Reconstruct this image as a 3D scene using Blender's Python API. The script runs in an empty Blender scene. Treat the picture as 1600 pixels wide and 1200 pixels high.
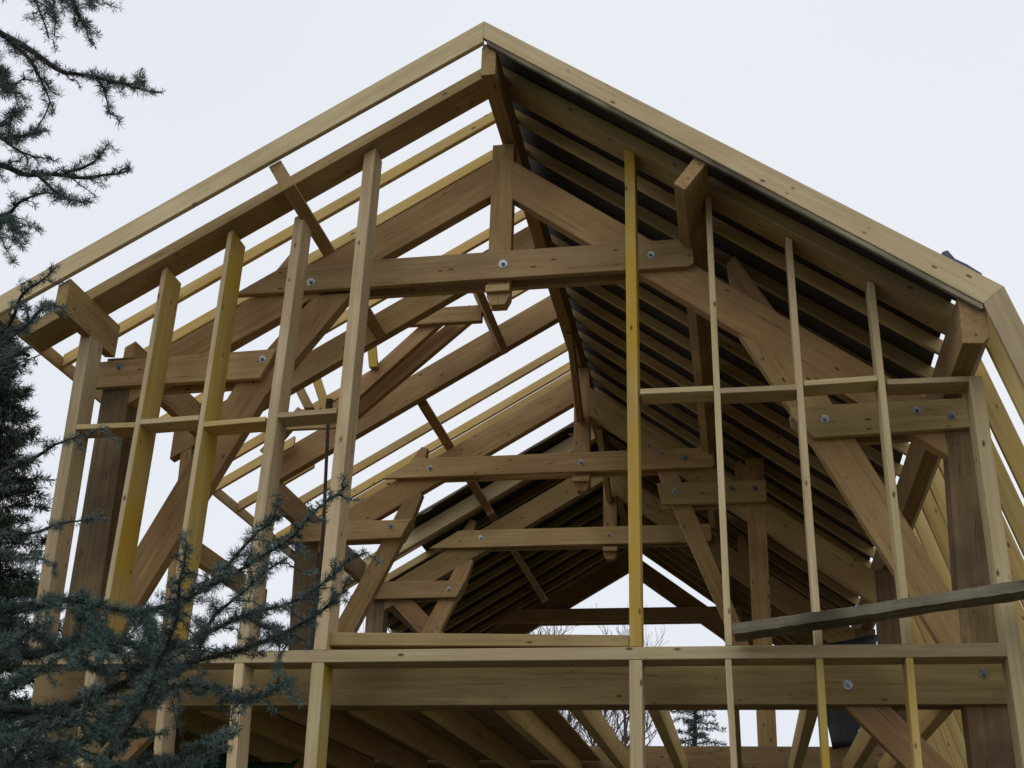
import bpy, bmesh, math, random
import numpy as np
from mathutils import Vector, Matrix, noise
random.seed(7)
scene = bpy.context.scene
COL = scene.collection
SUN, EXPO = 0.55, 0.0
# kind, wood, front y, back y, outline in x,z (metres)
MEMBERS = [
 ('wall_stud','pale',0,0.22,[(-3.582,0.0),(-3.482,0.0),(-3.556,2.93),(-3.656,2.93)]),
 ('wall_stud','duo',0,0.3,[(-3.019,0.0),(-2.974,0.0),(-2.947,3.357),(-2.992,3.33)]),
 ('wall_stud','duo',0,0.3,[(-2.46,0.0),(-2.415,0.0),(-2.381,3.691),(-2.426,3.665)]),
 ('wall_stud','pale',0,0.22,[(-1.882,0.0),(-1.797,0.0),(-1.737,3.818),(-1.822,3.768)]),
 ('wall_stud','pale',0,0.22,[(-1.278,0.0),(-1.178,0.0),(-1.141,4.434),(-1.241,4.375)]),
 ('wall_stud','yellow',0,0.22,[(1.049,0.0),(1.134,0.0),(1.143,4.164),(1.058,4.227)]),
 ('wall_stud','pale',0,0.22,[(1.712,0.0),(1.76,0.0),(1.76,3.674),(1.712,3.71)]),
 ('wall_stud','pale',0,0.22,[(2.323,0.0),(2.371,0.0),(2.376,3.213),(2.328,3.249)]),
 ('wall_stud','pale',0,0.22,[(2.918,0.0),(2.966,0.0),(2.967,2.771),(2.919,2.807)]),
 ('wall_stud','pale',-0.002,0.22,[(3.568,-3.25),(3.666,-3.25),(3.654,0.0),(3.654,1.955),(3.559,1.955),(3.556,0.0)]),
 ('wall_stud','pale',0,0.22,[(-2.953,-3.25),(-2.868,-3.25),(-2.984,-0.092),(-3.069,-0.092)]),
 ('wall_stud','pale',0,0.22,[(-2.278,-3.25),(-2.216,-3.25),(-2.401,-0.092),(-2.463,-0.092)]),
 ('wall_stud','pale',0,0.22,[(-1.742,-3.25),(-1.667,-3.25),(-1.808,-0.092),(-1.883,-0.092)]),
 ('wall_stud','duo',0,0.22,[(-1.23,-3.25),(-1.135,-3.25),(-1.186,-0.092),(-1.281,-0.092)]),
 ('wall_stud','pale',0,0.22,[(1.027,-3.25),(1.117,-3.25),(1.135,-0.092),(1.045,-0.092)]),
 ('wall_stud','pale',0,0.22,[(1.738,-3.25),(1.782,-3.25),(1.751,-0.092),(1.707,-0.092)]),
 ('wall_stud','yellow',0,0.22,[(2.287,-3.25),(2.335,-3.25),(2.366,-0.092),(2.318,-0.092)]),
 ('wall_stud','yellow',0,0.22,[(2.847,-3.25),(2.895,-3.25),(2.955,-0.092),(2.907,-0.092)]),
 ('wall_plate','pale',0,0.25,[(-3.605,-0.09),(3.557,-0.09),(3.557,0.0),(-3.605,0.0)]),
 ('window_sill','tan',0.05,0.22,[(-1.183,0.046),(1.042,0.014),(1.043,0.095),(-1.192,0.142)]),
 ('noggin','tan',0.004,0.216,[(-3.538,1.854),(-2.982,1.851),(-2.982,1.896),(-3.538,1.899)]),
 ('noggin','pale',0.004,0.216,[(-2.963,1.873),(-2.448,1.889),(-2.448,1.934),(-2.963,1.918)]),
 ('noggin','ytan',0.004,0.216,[(-2.411,1.825),(-1.869,1.85),(-1.869,1.895),(-2.411,1.87)]),
 ('noggin','pale',0.004,0.216,[(-1.801,1.875),(-1.274,1.895),(-1.274,1.94),(-1.801,1.92)]),
 ('noggin','pale',0.004,0.216,[(1.154,1.937),(1.708,1.935),(1.708,1.98),(1.154,1.982)]),
 ('noggin','pale',0.004,0.216,[(1.755,1.912),(2.343,1.913),(2.343,1.958),(1.755,1.957)]),
 ('noggin','pale',0.004,0.216,[(2.382,1.942),(2.917,1.956),(2.917,2.001),(2.382,1.987)]),
 ('noggin','pale',0.004,0.216,[(2.982,1.921),(3.57,1.915),(3.57,1.96),(2.982,1.966)]),
 ('barge_rafter','pale',-0.506,-0.456,[(-0.093,5.06),(-0.093,5.285),(-4.25,2.82),(-4.25,2.63)]),
 ('barge_rafter','pale',-0.506,-0.456,[(-0.092,5.285),(-0.092,5.106),(3.622,2.289),(3.776,2.417)]),
 ('barge_batten','grey',-0.498,-0.461,[(-0.063,5.082),(-0.063,5.036),(3.61,2.244),(3.62,2.287)]),
 ('barge_rafter','pale',-0.506,-0.456,[(3.622,2.289),(4.451,-0.6),(4.642,-0.6),(3.776,2.417)]),
 ('gable_rafter','tan',-0.08,0.22,[(-0.1,5.066),(-0.1,5.191),(-4.12,2.831),(-4.12,2.706)]),
 ('gable_rafter','tan',-0.08,0.22,[(-0.08,5.06),(3.6,2.308),(3.64,2.42),(-0.08,5.185)]),
 ('rafter','ytan',0.53,0.58,[(-0.1,5.066),(-0.1,5.191),(-4.12,2.831),(-4.12,2.706)]),
 ('rafter','ytan',1.05,1.1,[(-0.1,5.066),(-0.1,5.191),(-4.12,2.831),(-4.12,2.706)]),
 ('rafter','ytan',2.22,2.27,[(-0.1,5.066),(-0.1,5.191),(-4.12,2.831),(-4.12,2.706)]),
 ('rafter','ytan',3.56,3.61,[(-0.1,5.066),(-0.1,5.191),(-4.12,2.831),(-4.12,2.706)]),
 ('rafter','ytan',5.45,5.5,[(-0.1,5.066),(-0.1,5.191),(-4.12,2.831),(-4.12,2.706)]),
 ('rafter','ytan',6.02,6.07,[(-0.1,5.066),(-0.1,5.191),(-4.12,2.831),(-4.12,2.706)]),
 ('rafter','ytan',6.3,6.35,[(-0.1,5.066),(-0.1,5.191),(-4.12,2.831),(-4.12,2.706)]),
 ('rafter','tan',0.53,0.58,[(-0.08,5.06),(3.6,2.308),(3.64,2.42),(-0.08,5.185)]),
 ('rafter','tan',1.05,1.1,[(-0.08,5.06),(3.6,2.308),(3.64,2.42),(-0.08,5.185)]),
 ('rafter','tan',1.58,1.63,[(-0.08,5.06),(3.6,2.308),(3.64,2.42),(-0.08,5.185)]),
 ('rafter','tan',2.2,2.25,[(-0.08,5.06),(3.6,2.308),(3.64,2.42),(-0.08,5.185)]),
 ('rafter','tan',2.78,2.83,[(-0.08,5.06),(3.6,2.308),(3.64,2.42),(-0.08,5.185)]),
 ('rafter','tan',3.38,3.43,[(-0.08,5.06),(3.6,2.308),(3.64,2.42),(-0.08,5.185)]),
 ('rafter','tan',3.96,4.01,[(-0.08,5.06),(3.6,2.308),(3.64,2.42),(-0.08,5.185)]),
 ('rafter','tan',4.55,4.6,[(-0.08,5.06),(3.6,2.308),(3.64,2.42),(-0.08,5.185)]),
 ('rafter','tan',5.14,5.19,[(-0.08,5.06),(3.6,2.308),(3.64,2.42),(-0.08,5.185)]),
 ('rafter','tan',5.72,5.77,[(-0.08,5.06),(3.6,2.308),(3.64,2.42),(-0.08,5.185)]),
 ('rafter','tan',6.32,6.37,[(-0.08,5.06),(3.6,2.308),(3.64,2.42),(-0.08,5.185)]),
 ('rafter','tan',6.92,6.97,[(-0.08,5.06),(3.6,2.308),(3.64,2.42),(-0.08,5.185)]),
 ('rafter','tan',7.52,7.57,[(-0.08,5.06),(3.6,2.308),(3.64,2.42),(-0.08,5.185)]),
 ('rafter','tan',8.1,8.15,[(-0.08,5.06),(3.6,2.308),(3.64,2.42),(-0.08,5.185)]),
 ('rafter','tan',8.72,8.77,[(-0.08,5.06),(3.6,2.308),(3.64,2.42),(-0.08,5.185)]),
 ('rafter','tan',9.32,9.37,[(-0.08,5.06),(3.6,2.308),(3.64,2.42),(-0.08,5.185)]),
 ('rafter','tan',9.92,9.97,[(-0.08,5.06),(3.6,2.308),(3.64,2.42),(-0.08,5.185)]),
 ('rafter','tan',10.52,10.57,[(-0.08,5.06),(3.6,2.308),(3.64,2.42),(-0.08,5.185)]),
 ('rafter','tan',11.12,11.17,[(-0.08,5.06),(3.6,2.308),(3.64,2.42),(-0.08,5.185)]),
 ('rafter','tan',11.72,11.77,[(-0.08,5.06),(3.6,2.308),(3.64,2.42),(-0.08,5.185)]),
 ('rafter','tan',12.32,12.37,[(-0.08,5.06),(3.6,2.308),(3.64,2.42),(-0.08,5.185)]),
 ('rafter','tan',12.92,12.97,[(-0.08,5.06),(3.6,2.308),(3.64,2.42),(-0.08,5.185)]),
 ('rafter','tan',13.52,13.57,[(-0.08,5.06),(3.6,2.308),(3.64,2.42),(-0.08,5.185)]),
 ('rafter','tan',14.12,14.17,[(-0.08,5.06),(3.6,2.308),(3.64,2.42),(-0.08,5.185)]),
 ('rafter','tan',14.7,14.75,[(-0.08,5.06),(3.6,2.308),(3.64,2.42),(-0.08,5.185)]),
 ('rafter','tan',8.72,8.77,[(-0.1,5.066),(-0.1,5.191),(-4.12,2.831),(-4.12,2.706)]),
 ('rafter','tan',9.32,9.37,[(-0.1,5.066),(-0.1,5.191),(-4.12,2.831),(-4.12,2.706)]),
 ('rafter','tan',9.92,9.97,[(-0.1,5.066),(-0.1,5.191),(-4.12,2.831),(-4.12,2.706)]),
 ('rafter','tan',10.52,10.57,[(-0.1,5.066),(-0.1,5.191),(-4.12,2.831),(-4.12,2.706)]),
 ('rafter','tan',11.12,11.17,[(-0.1,5.066),(-0.1,5.191),(-4.12,2.831),(-4.12,2.706)]),
 ('rafter','tan',11.72,11.77,[(-0.1,5.066),(-0.1,5.191),(-4.12,2.831),(-4.12,2.706)]),
 ('rafter','tan',12.32,12.37,[(-0.1,5.066),(-0.1,5.191),(-4.12,2.831),(-4.12,2.706)]),
 ('rafter','tan',12.92,12.97,[(-0.1,5.066),(-0.1,5.191),(-4.12,2.831),(-4.12,2.706)]),
 ('rafter','tan',13.52,13.57,[(-0.1,5.066),(-0.1,5.191),(-4.12,2.831),(-4.12,2.706)]),
 ('rafter','tan',14.12,14.17,[(-0.1,5.066),(-0.1,5.191),(-4.12,2.831),(-4.12,2.706)]),
 ('rafter','tan',14.7,14.75,[(-0.1,5.066),(-0.1,5.191),(-4.12,2.831),(-4.12,2.706)]),
 ('rafter','ytan',4.0,4.05,[(-3.2,3.246),(-3.2,3.371),(-4.12,2.831),(-4.12,2.706)]),
 ('rafter','ytan',4.72,4.77,[(-3.2,3.246),(-3.2,3.371),(-4.12,2.831),(-4.12,2.706)]),
 ('trimmer_rafter','brown',2.4,2.52,[(-0.1,4.736),(-0.1,5.066),(-3.9,2.835),(-3.9,2.505)]),
 ('trimmer_rafter','brown',4.12,4.24,[(-0.1,4.796),(-0.1,5.166),(-3.5,3.17),(-3.5,2.8)]),
 ('trimmer_rafter','pale',8.2,8.32,[(-0.1,4.896),(-0.1,5.146),(-3.9,2.915),(-3.9,2.665)]),
 ('steep_rafter','ytan',-0.21,-0.165,[(3.622,2.259),(4.443,-0.6),(4.605,-0.6),(3.748,2.387)]),
 ('steep_rafter','ytan',0.48,0.525,[(3.622,2.259),(4.443,-0.6),(4.605,-0.6),(3.748,2.387)]),
 ('steep_rafter','ytan',1.09,1.135,[(3.622,2.259),(4.443,-0.6),(4.605,-0.6),(3.748,2.387)]),
 ('steep_rafter','ytan',1.68,1.725,[(3.622,2.259),(4.443,-0.6),(4.605,-0.6),(3.748,2.387)]),
 ('steep_rafter','ytan',2.28,2.325,[(3.622,2.259),(4.443,-0.6),(4.605,-0.6),(3.748,2.387)]),
 ('steep_rafter','ytan',2.88,2.925,[(3.622,2.259),(4.443,-0.6),(4.605,-0.6),(3.748,2.387)]),
 ('steep_rafter','ytan',3.48,3.525,[(3.622,2.259),(4.443,-0.6),(4.605,-0.6),(3.748,2.387)]),
 ('steep_rafter','ytan',4.08,4.125,[(3.622,2.259),(4.443,-0.6),(4.605,-0.6),(3.748,2.387)]),
 ('steep_rafter','ytan',4.7,4.745,[(3.622,2.259),(4.443,-0.6),(4.605,-0.6),(3.748,2.387)]),
 ('steep_rafter','ytan',5.3,5.345,[(3.622,2.259),(4.443,-0.6),(4.605,-0.6),(3.748,2.387)]),
 ('steep_rafter','ytan',5.9,5.945,[(3.622,2.259),(4.443,-0.6),(4.605,-0.6),(3.748,2.387)]),
 ('steep_rafter','ytan',6.5,6.545,[(3.622,2.259),(4.443,-0.6),(4.605,-0.6),(3.748,2.387)]),
 ('steep_rafter','ytan',7.1,7.145,[(3.622,2.259),(4.443,-0.6),(4.605,-0.6),(3.748,2.387)]),
 ('steep_rafter','ytan',7.7,7.745,[(3.622,2.259),(4.443,-0.6),(4.605,-0.6),(3.748,2.387)]),
 ('steep_rafter','ytan',8.3,8.345,[(3.622,2.259),(4.443,-0.6),(4.605,-0.6),(3.748,2.387)]),
 ('ridge_beam','brown',-0.456,15.0,[(-0.111,4.745),(0.015,4.745),(0.015,5.03),(-0.093,5.08),(-0.111,5.03)]),
 ('purlin','brown',-0.456,2.39,[(-1.915,3.996),(-1.815,4.054),(-1.664,3.795),(-1.763,3.737)]),
 ('purlin','brown',4.25,8.19,[(-1.915,3.996),(-1.815,4.054),(-1.664,3.795),(-1.763,3.737)]),
 ('purlin','brown',8.33,15.0,[(-1.915,3.996),(-1.815,4.054),(-1.664,3.795),(-1.763,3.737)]),
 ('purlin','brown',-0.456,15.0,[(1.656,3.757),(1.744,3.691),(1.564,3.451),(1.476,3.517)]),
 ('eave_purlin','brown',-0.456,0.44,[(-3.65,2.729),(-3.55,2.719),(-3.55,3.036),(-3.65,2.977)]),
 ('eave_purlin','brown',0.74,2.39,[(-3.65,2.729),(-3.55,2.719),(-3.55,3.036),(-3.65,2.977)]),
 ('eave_purlin','brown',4.25,15.0,[(-3.65,2.729),(-3.55,2.719),(-3.55,3.036),(-3.65,2.977)]),
 ('eave_purlin','brown',-0.456,15.0,[(3.455,2.01),(3.59,2.0),(3.645,2.05),(3.645,2.268),(3.47,2.399)]),
 ('eave_board','tan',-0.454,2.45,[(-4.15,2.683),(-4.125,2.683),(-4.125,2.813),(-4.15,2.803)]),
 ('eave_board','tan',4.02,5.6,[(-4.15,2.683),(-4.125,2.683),(-4.125,2.813),(-4.15,2.803)]),
 ('eave_board','tan',5.62,7.2,[(-4.15,2.683),(-4.125,2.683),(-4.125,2.813),(-4.15,2.803)]),
 ('collar_beam','tan',0.445,0.505,[(-2.52,3.285),(-2.06,3.555),(1.58,3.555),(1.59,3.315),(1.55,3.285)]),
 ('collar_beam','tan',0.629,0.689,[(-2.52,3.285),(-2.06,3.555),(1.58,3.555),(1.59,3.315),(1.55,3.285)]),
 ('king_post','brown',0.506,0.628,[(-0.193,3.14),(-0.153,3.06),(-0.033,3.06),(0.007,3.14),(0.007,4.72),(-0.193,4.72)]),
 ('post_collar','tan',0.462,0.505,[(-0.198,3.17),(0.012,3.17),(0.012,3.235),(-0.198,3.235)]),
 ('principal_rafter','brown',0.507,0.627,[(-0.153,4.195),(-0.153,4.565),(-3.42,2.647),(-3.42,2.277)]),
 ('principal_rafter','brown',0.507,0.627,[(-0.033,4.555),(-0.033,4.155),(3.44,1.527),(3.44,1.927)]),
 ('cleat','brown',0.517,0.617,[(-1.99,3.496),(-2.35,3.28),(-2.04,3.727),(-1.96,3.704)]),
 ('cleat','brown',0.517,0.617,[(1.86,3.329),(1.93,3.397),(2.25,2.822),(1.88,3.104)]),
 ('brace','brown',0.509,0.625,[(-1.76,3.27),(-1.42,3.27),(-2.12,2.3),(-3.22,0.04),(-3.53,0.04),(-2.4,2.43)]),
 ('brace','brown',0.509,0.625,[(1.93,2.66),(2.46,2.33),(2.75,1.74),(3.42,0.3),(3.42,-0.02),(3.28,-0.02),(2.43,1.71)]),
 ('short_tie','tan',0.445,0.505,[(-3.73,2.44),(-2.16,2.45),(-2.03,2.725),(-3.73,2.69)]),
 ('short_tie','tan',0.629,0.689,[(-3.73,2.44),(-2.16,2.45),(-2.03,2.725),(-3.73,2.69)]),
 ('short_tie','tan',0.445,0.505,[(2.46,1.695),(3.66,1.735),(3.66,1.975),(2.29,1.965),(2.3,1.88)]),
 ('short_tie','tan',0.629,0.689,[(2.46,1.695),(3.66,1.735),(3.66,1.975),(2.29,1.965),(2.3,1.88)]),
 ('wall_post','dark',0.504,0.757,[(-3.62,-0.02),(-3.32,-0.02),(-3.4,2.75),(-3.66,2.75)]),
 ('wall_post','dark',0.504,0.757,[(3.355,-0.02),(3.61,-0.02),(3.71,1.8),(3.45,1.8)]),
 ('tie_beam','tie',0.445,0.505,[(-3.75,-0.325),(3.66,-0.325),(3.66,0.0),(-3.75,0.0)]),
 ('tie_beam','tie',0.629,0.689,[(-3.75,-0.325),(3.66,-0.325),(3.66,0.0),(-3.75,0.0)]),
 ('wall_post','dark',0.506,0.727,[(3.34,-3.25),(3.62,-3.25),(3.62,-0.03),(3.34,-0.03)]),
 ('wall_post','dark',0.506,0.727,[(-3.62,-3.25),(-3.34,-3.25),(-3.34,-0.03),(-3.62,-0.03)]),
 ('brace','brown',0.507,0.617,[(2.52,-0.327),(2.83,-0.327),(3.38,-0.93),(3.38,-1.28)]),
 ('brace','brown',0.507,0.617,[(-2.52,-0.327),(-2.83,-0.327),(-3.38,-0.93),(-3.38,-1.28)]),
 ('collar_beam','tan',5.334,5.394,[(-2.51,3.29),(-2.084,3.54),(1.62,3.54),(1.63,3.32),(1.59,3.29)]),
 ('collar_beam','tan',5.518,5.578,[(-2.51,3.29),(-2.084,3.54),(1.62,3.54),(1.63,3.32),(1.59,3.29)]),
 ('king_post','brown',5.394,5.518,[(-0.088,3.14),(-0.048,3.06),(0.072,3.06),(0.112,3.14),(0.112,4.72),(-0.088,4.72)]),
 ('post_collar','tan',5.351,5.394,[(-0.093,3.17),(0.117,3.17),(0.117,3.235),(-0.093,3.235)]),
 ('principal_rafter','brown',5.396,5.516,[(-0.05,4.255),(-0.05,4.625),(-3.42,2.647),(-3.42,2.277)]),
 ('principal_rafter','brown',5.396,5.516,[(0.07,4.478),(0.07,4.078),(3.4,1.557),(3.4,1.957)]),
 ('cleat','brown',5.406,5.506,[(-1.99,3.496),(-2.35,3.28),(-2.04,3.727),(-1.96,3.704)]),
 ('cleat','brown',5.406,5.506,[(1.86,3.329),(1.93,3.397),(2.25,2.822),(1.88,3.104)]),
 ('brace','brown',5.398,5.514,[(-2.16,3.18),(-1.99,3.09),(-2.11,2.72),(-2.93,0.95),(-3.22,0.95),(-2.44,2.55)]),
 ('brace','brown',5.398,5.514,[(0.93,3.29),(1.17,3.29),(1.34,2.84),(2.02,0.9),(1.86,0.9),(1.1,2.84)]),
 ('short_tie','tan',5.334,5.394,[(-3.66,2.49),(-2.22,2.51),(-2.1,2.74),(-3.66,2.74)]),
 ('short_tie','tan',5.518,5.578,[(-3.66,2.49),(-2.22,2.51),(-2.1,2.74),(-3.66,2.74)]),
 ('short_tie','tan',5.334,5.394,[(0.99,2.835),(2.22,2.825),(2.22,3.1),(0.93,3.105)]),
 ('short_tie','tan',5.518,5.578,[(0.99,2.835),(2.22,2.825),(2.22,3.1),(0.93,3.105)]),
 ('wall_post','dark',5.393,5.646,[(-3.5,-0.02),(-3.2,-0.02),(-3.3,2.73),(-3.6,2.73)]),
 ('wall_post','brown',5.393,5.566,[(1.95,-1.4),(2.15,-1.4),(2.21,3.4),(1.99,3.4)]),
 ('wall_post','dark',5.393,5.646,[(3.31,-0.02),(3.57,-0.02),(3.64,2.0),(3.37,2.0)]),
 ('tie_beam','tie',5.334,5.394,[(-3.66,-0.28),(3.66,-0.28),(3.66,0.045),(-3.66,0.045)]),
 ('tie_beam','tie',5.518,5.578,[(-3.66,-0.28),(3.66,-0.28),(3.66,0.045),(-3.66,0.045)]),
 ('wall_post','dark',5.395,5.616,[(-3.62,-3.25),(-3.34,-3.25),(-3.34,-0.03),(-3.62,-0.03)]),
 ('wall_post','dark',5.395,5.616,[(3.3,-3.25),(3.58,-3.25),(3.58,-0.03),(3.3,-0.03)]),
 ('collar_beam','tan',8.336,8.396,[(-2.64,3.27),(-2.197,3.53),(1.5,3.53),(1.51,3.3),(1.47,3.27)]),
 ('collar_beam','tan',8.52,8.58,[(-2.64,3.27),(-2.197,3.53),(1.5,3.53),(1.51,3.3),(1.47,3.27)]),
 ('king_post','brown',8.396,8.519,[(-0.05,3.14),(-0.01,3.06),(0.11,3.06),(0.15,3.14),(0.15,4.72),(-0.05,4.72)]),
 ('post_collar','tan',8.353,8.396,[(-0.055,3.17),(0.155,3.17),(0.155,3.235),(-0.055,3.235)]),
 ('principal_rafter','brown',8.398,8.518,[(-0.01,4.279),(-0.01,4.649),(-3.42,2.647),(-3.42,2.277)]),
 ('principal_rafter','brown',8.398,8.518,[(0.11,4.448),(0.11,4.048),(3.4,1.557),(3.4,1.957)]),
 ('cleat','brown',8.408,8.508,[(-1.99,3.496),(-2.35,3.28),(-2.04,3.727),(-1.96,3.704)]),
 ('cleat','brown',8.408,8.508,[(1.86,3.329),(1.93,3.397),(2.25,2.822),(1.88,3.104)]),
 ('brace','brown',8.4,8.516,[(-2.16,3.15),(-1.97,3.09),(-2.08,2.75),(-3.0,0.85),(-3.27,0.85),(-2.45,2.55)]),
 ('short_tie','tan',8.336,8.396,[(-3.6,2.52),(-2.19,2.53),(-2.06,2.775),(-3.6,2.78)]),
 ('short_tie','tan',8.52,8.58,[(-3.6,2.52),(-2.19,2.53),(-2.06,2.775),(-3.6,2.78)]),
 ('brace','brown',8.402,8.514,[(-3.22,2.52),(-2.86,2.52),(-2.36,2.02),(-2.36,1.62)]),
 ('wall_post','dark',8.395,8.618,[(-3.53,-0.02),(-3.25,-0.02),(-3.28,2.7),(-3.55,2.7)]),
 ('wall_post','dark',8.395,8.618,[(3.31,-0.02),(3.57,-0.02),(3.64,2.0),(3.37,2.0)]),
 ('collar_beam','tan',13.2,13.26,[(-2.64,3.27),(-2.197,3.53),(1.9,3.53),(1.91,3.3),(1.87,3.27)]),
 ('collar_beam','tan',13.384,13.444,[(-2.64,3.27),(-2.197,3.53),(1.9,3.53),(1.91,3.3),(1.87,3.27)]),
 ('principal_rafter','brown',13.262,13.382,[(-0.094,4.229),(-0.094,4.599),(-3.42,2.647),(-3.42,2.277)]),
 ('principal_rafter','brown',13.262,13.382,[(-0.092,4.599),(-0.092,4.199),(3.4,1.557),(3.4,1.957)]),
 ('wall_post','dark',13.259,13.482,[(-3.55,-0.3),(-3.25,-0.3),(-3.25,2.7),(-3.55,2.7)]),
 ('wall_post','dark',13.259,13.482,[(3.31,-0.3),(3.6,-0.3),(3.6,2.0),(3.31,2.0)]),
 ('brace','brown',13.264,13.38,[(1.3,3.25),(1.62,3.25),(2.5,2.2),(2.5,1.8)]),
 ('floor_joist','ytan',0.7,5.32,[(-3.0,-0.335),(-2.915,-0.335),(-2.915,-0.125),(-3.0,-0.125)]),
 ('floor_joist','ytan',0.7,5.32,[(-2.42,-0.335),(-2.335,-0.335),(-2.335,-0.125),(-2.42,-0.125)]),
 ('floor_joist','ytan',0.7,5.32,[(-1.8,-0.335),(-1.715,-0.335),(-1.715,-0.125),(-1.8,-0.125)]),
 ('floor_joist','ytan',0.7,5.32,[(-1.2,-0.335),(-1.115,-0.335),(-1.115,-0.125),(-1.2,-0.125)]),
 ('floor_joist','ytan',0.7,5.32,[(-0.62,-0.335),(-0.535,-0.335),(-0.535,-0.125),(-0.62,-0.125)]),
 ('floor_joist','ytan',0.7,5.32,[(-0.04,-0.335),(0.045,-0.335),(0.045,-0.125),(-0.04,-0.125)]),
 ('floor_joist','ytan',0.7,5.32,[(0.54,-0.335),(0.625,-0.335),(0.625,-0.125),(0.54,-0.125)]),
 ('floor_joist','ytan',0.7,5.32,[(1.12,-0.335),(1.205,-0.335),(1.205,-0.125),(1.12,-0.125)]),
 ('floor_joist','ytan',0.7,5.32,[(1.7,-0.335),(1.785,-0.335),(1.785,-0.125),(1.7,-0.125)]),
 ('floor_joist','ytan',0.7,5.32,[(2.27,-0.335),(2.355,-0.335),(2.355,-0.125),(2.27,-0.125)]),
 ('floor_joist','ytan',0.7,5.32,[(2.83,-0.335),(2.915,-0.335),(2.915,-0.125),(2.83,-0.125)]),
 ('floor_joist','ytan',0.7,5.32,[(3.2,-0.335),(3.285,-0.335),(3.285,-0.125),(3.2,-0.125)]),
 ('floor_deck','brown',0.72,5.31,[(-3.7,-0.12),(0.25,-0.12),(0.25,-0.1),(-3.7,-0.1)]),
 ('wall_boarding','brown',0.74,8.3,[(-3.74,-3.25),(-3.7,-3.25),(-3.7,-0.1),(-3.74,-0.1)]),
 ('dormer_post','brown',2.405,2.515,[(-3.55,-3.25),(-3.47,-3.25),(-3.68,2.82),(-3.8,2.82)]),
 ('wall_beam','brown',2.55,5.3,[(-3.95,1.66),(-3.85,1.66),(-3.85,1.88),(-3.95,1.88)]),
 ('dormer_header','brown',2.53,4.11,[(-0.909,4.585),(-0.841,4.625),(-0.689,4.366),(-0.758,4.326)]),
 ('dormer_ridge','brown',3.26,3.34,[(-1.9,4.36),(-0.85,4.36),(-0.85,4.56),(-1.9,4.56)]),
 ('dormer_post','yellow',3.27,3.33,[(-2.12,3.86),(-2.02,3.86),(-2.08,4.25),(-2.18,4.25)]),
 ('dormer_post','yellow',3.27,3.35,[(-2.6,3.3),(-2.5,3.3),(-2.76,3.95),(-2.86,3.95)]),
 ('dormer_post','tan',3.05,3.12,[(-2.75,3.3),(-2.64,3.3),(-2.98,3.9),(-3.09,3.9)]),
 ('dormer_tie','tan',3.4,3.46,[(-3.4,3.2),(-2.3,3.2),(-2.3,3.32),(-3.4,3.32)]),
 ('dormer_rafter','brown',3.5,3.58,[(-3.4,3.0),(-3.3,2.93),(-2.9,3.45),(-3.0,3.52)]),
]
LABELS = {0: 'pale corner stud at the left end of the gable wall', 5: 'yellow treated stud full of knots', 9: 'pale corner stud at the right end of the gable wall', 28: 'pale barge rafter on the left roof slope', 29: 'pale barge rafter on the right roof slope', 31: 'pale steep barge rafter below the roof break'}
OBLIQUE = [
 ('valley_rafter', 'brown', (-1.27, 3.38, 4.569), (-2.529, 3.38, 3.346), 0.09, 0.16),
 ('valley_rafter', 'brown', (-0.995, 3.55, 4.639), (-2.349, 3.55, 3.424), 0.09, 0.17),
 ('ridge_brace', 'brown', (-0.0, 5.37, 3.98), (-0.02, 4.45, 4.76), 0.075, 0.12),
 ('ridge_brace', 'brown', (0.04, 8.38, 3.95), (0.0, 7.5, 4.74), 0.075, 0.12),
]
BOLTS = [(0.445, -1.783, 3.366), (0.445, -0.045, 3.423), (0.445, 1.232, 3.418), (0.445, -2.153, 2.631), (0.445, -3.492, 2.631), (0.445, 2.549, 1.846), (0.445, 3.236, 1.888), (0.445, 3.492, 1.828), (0.445, 2.553, -0.19), (0.445, 3.476, -0.119), (5.334, -1.893, 3.408), (5.334, 0.014, 3.411), (5.334, 0.993, 3.488), (5.334, 1.277, 3.419), (5.334, -2.355, 2.66), (5.334, 1.15, 2.991), (5.334, 1.815, 3.008), (5.334, 2.083, 2.998), (8.336, -1.86, 3.414), (8.336, 0.034, 3.411), (8.336, -2.307, 2.652), (8.336, -3.397, 2.625)]
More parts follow.
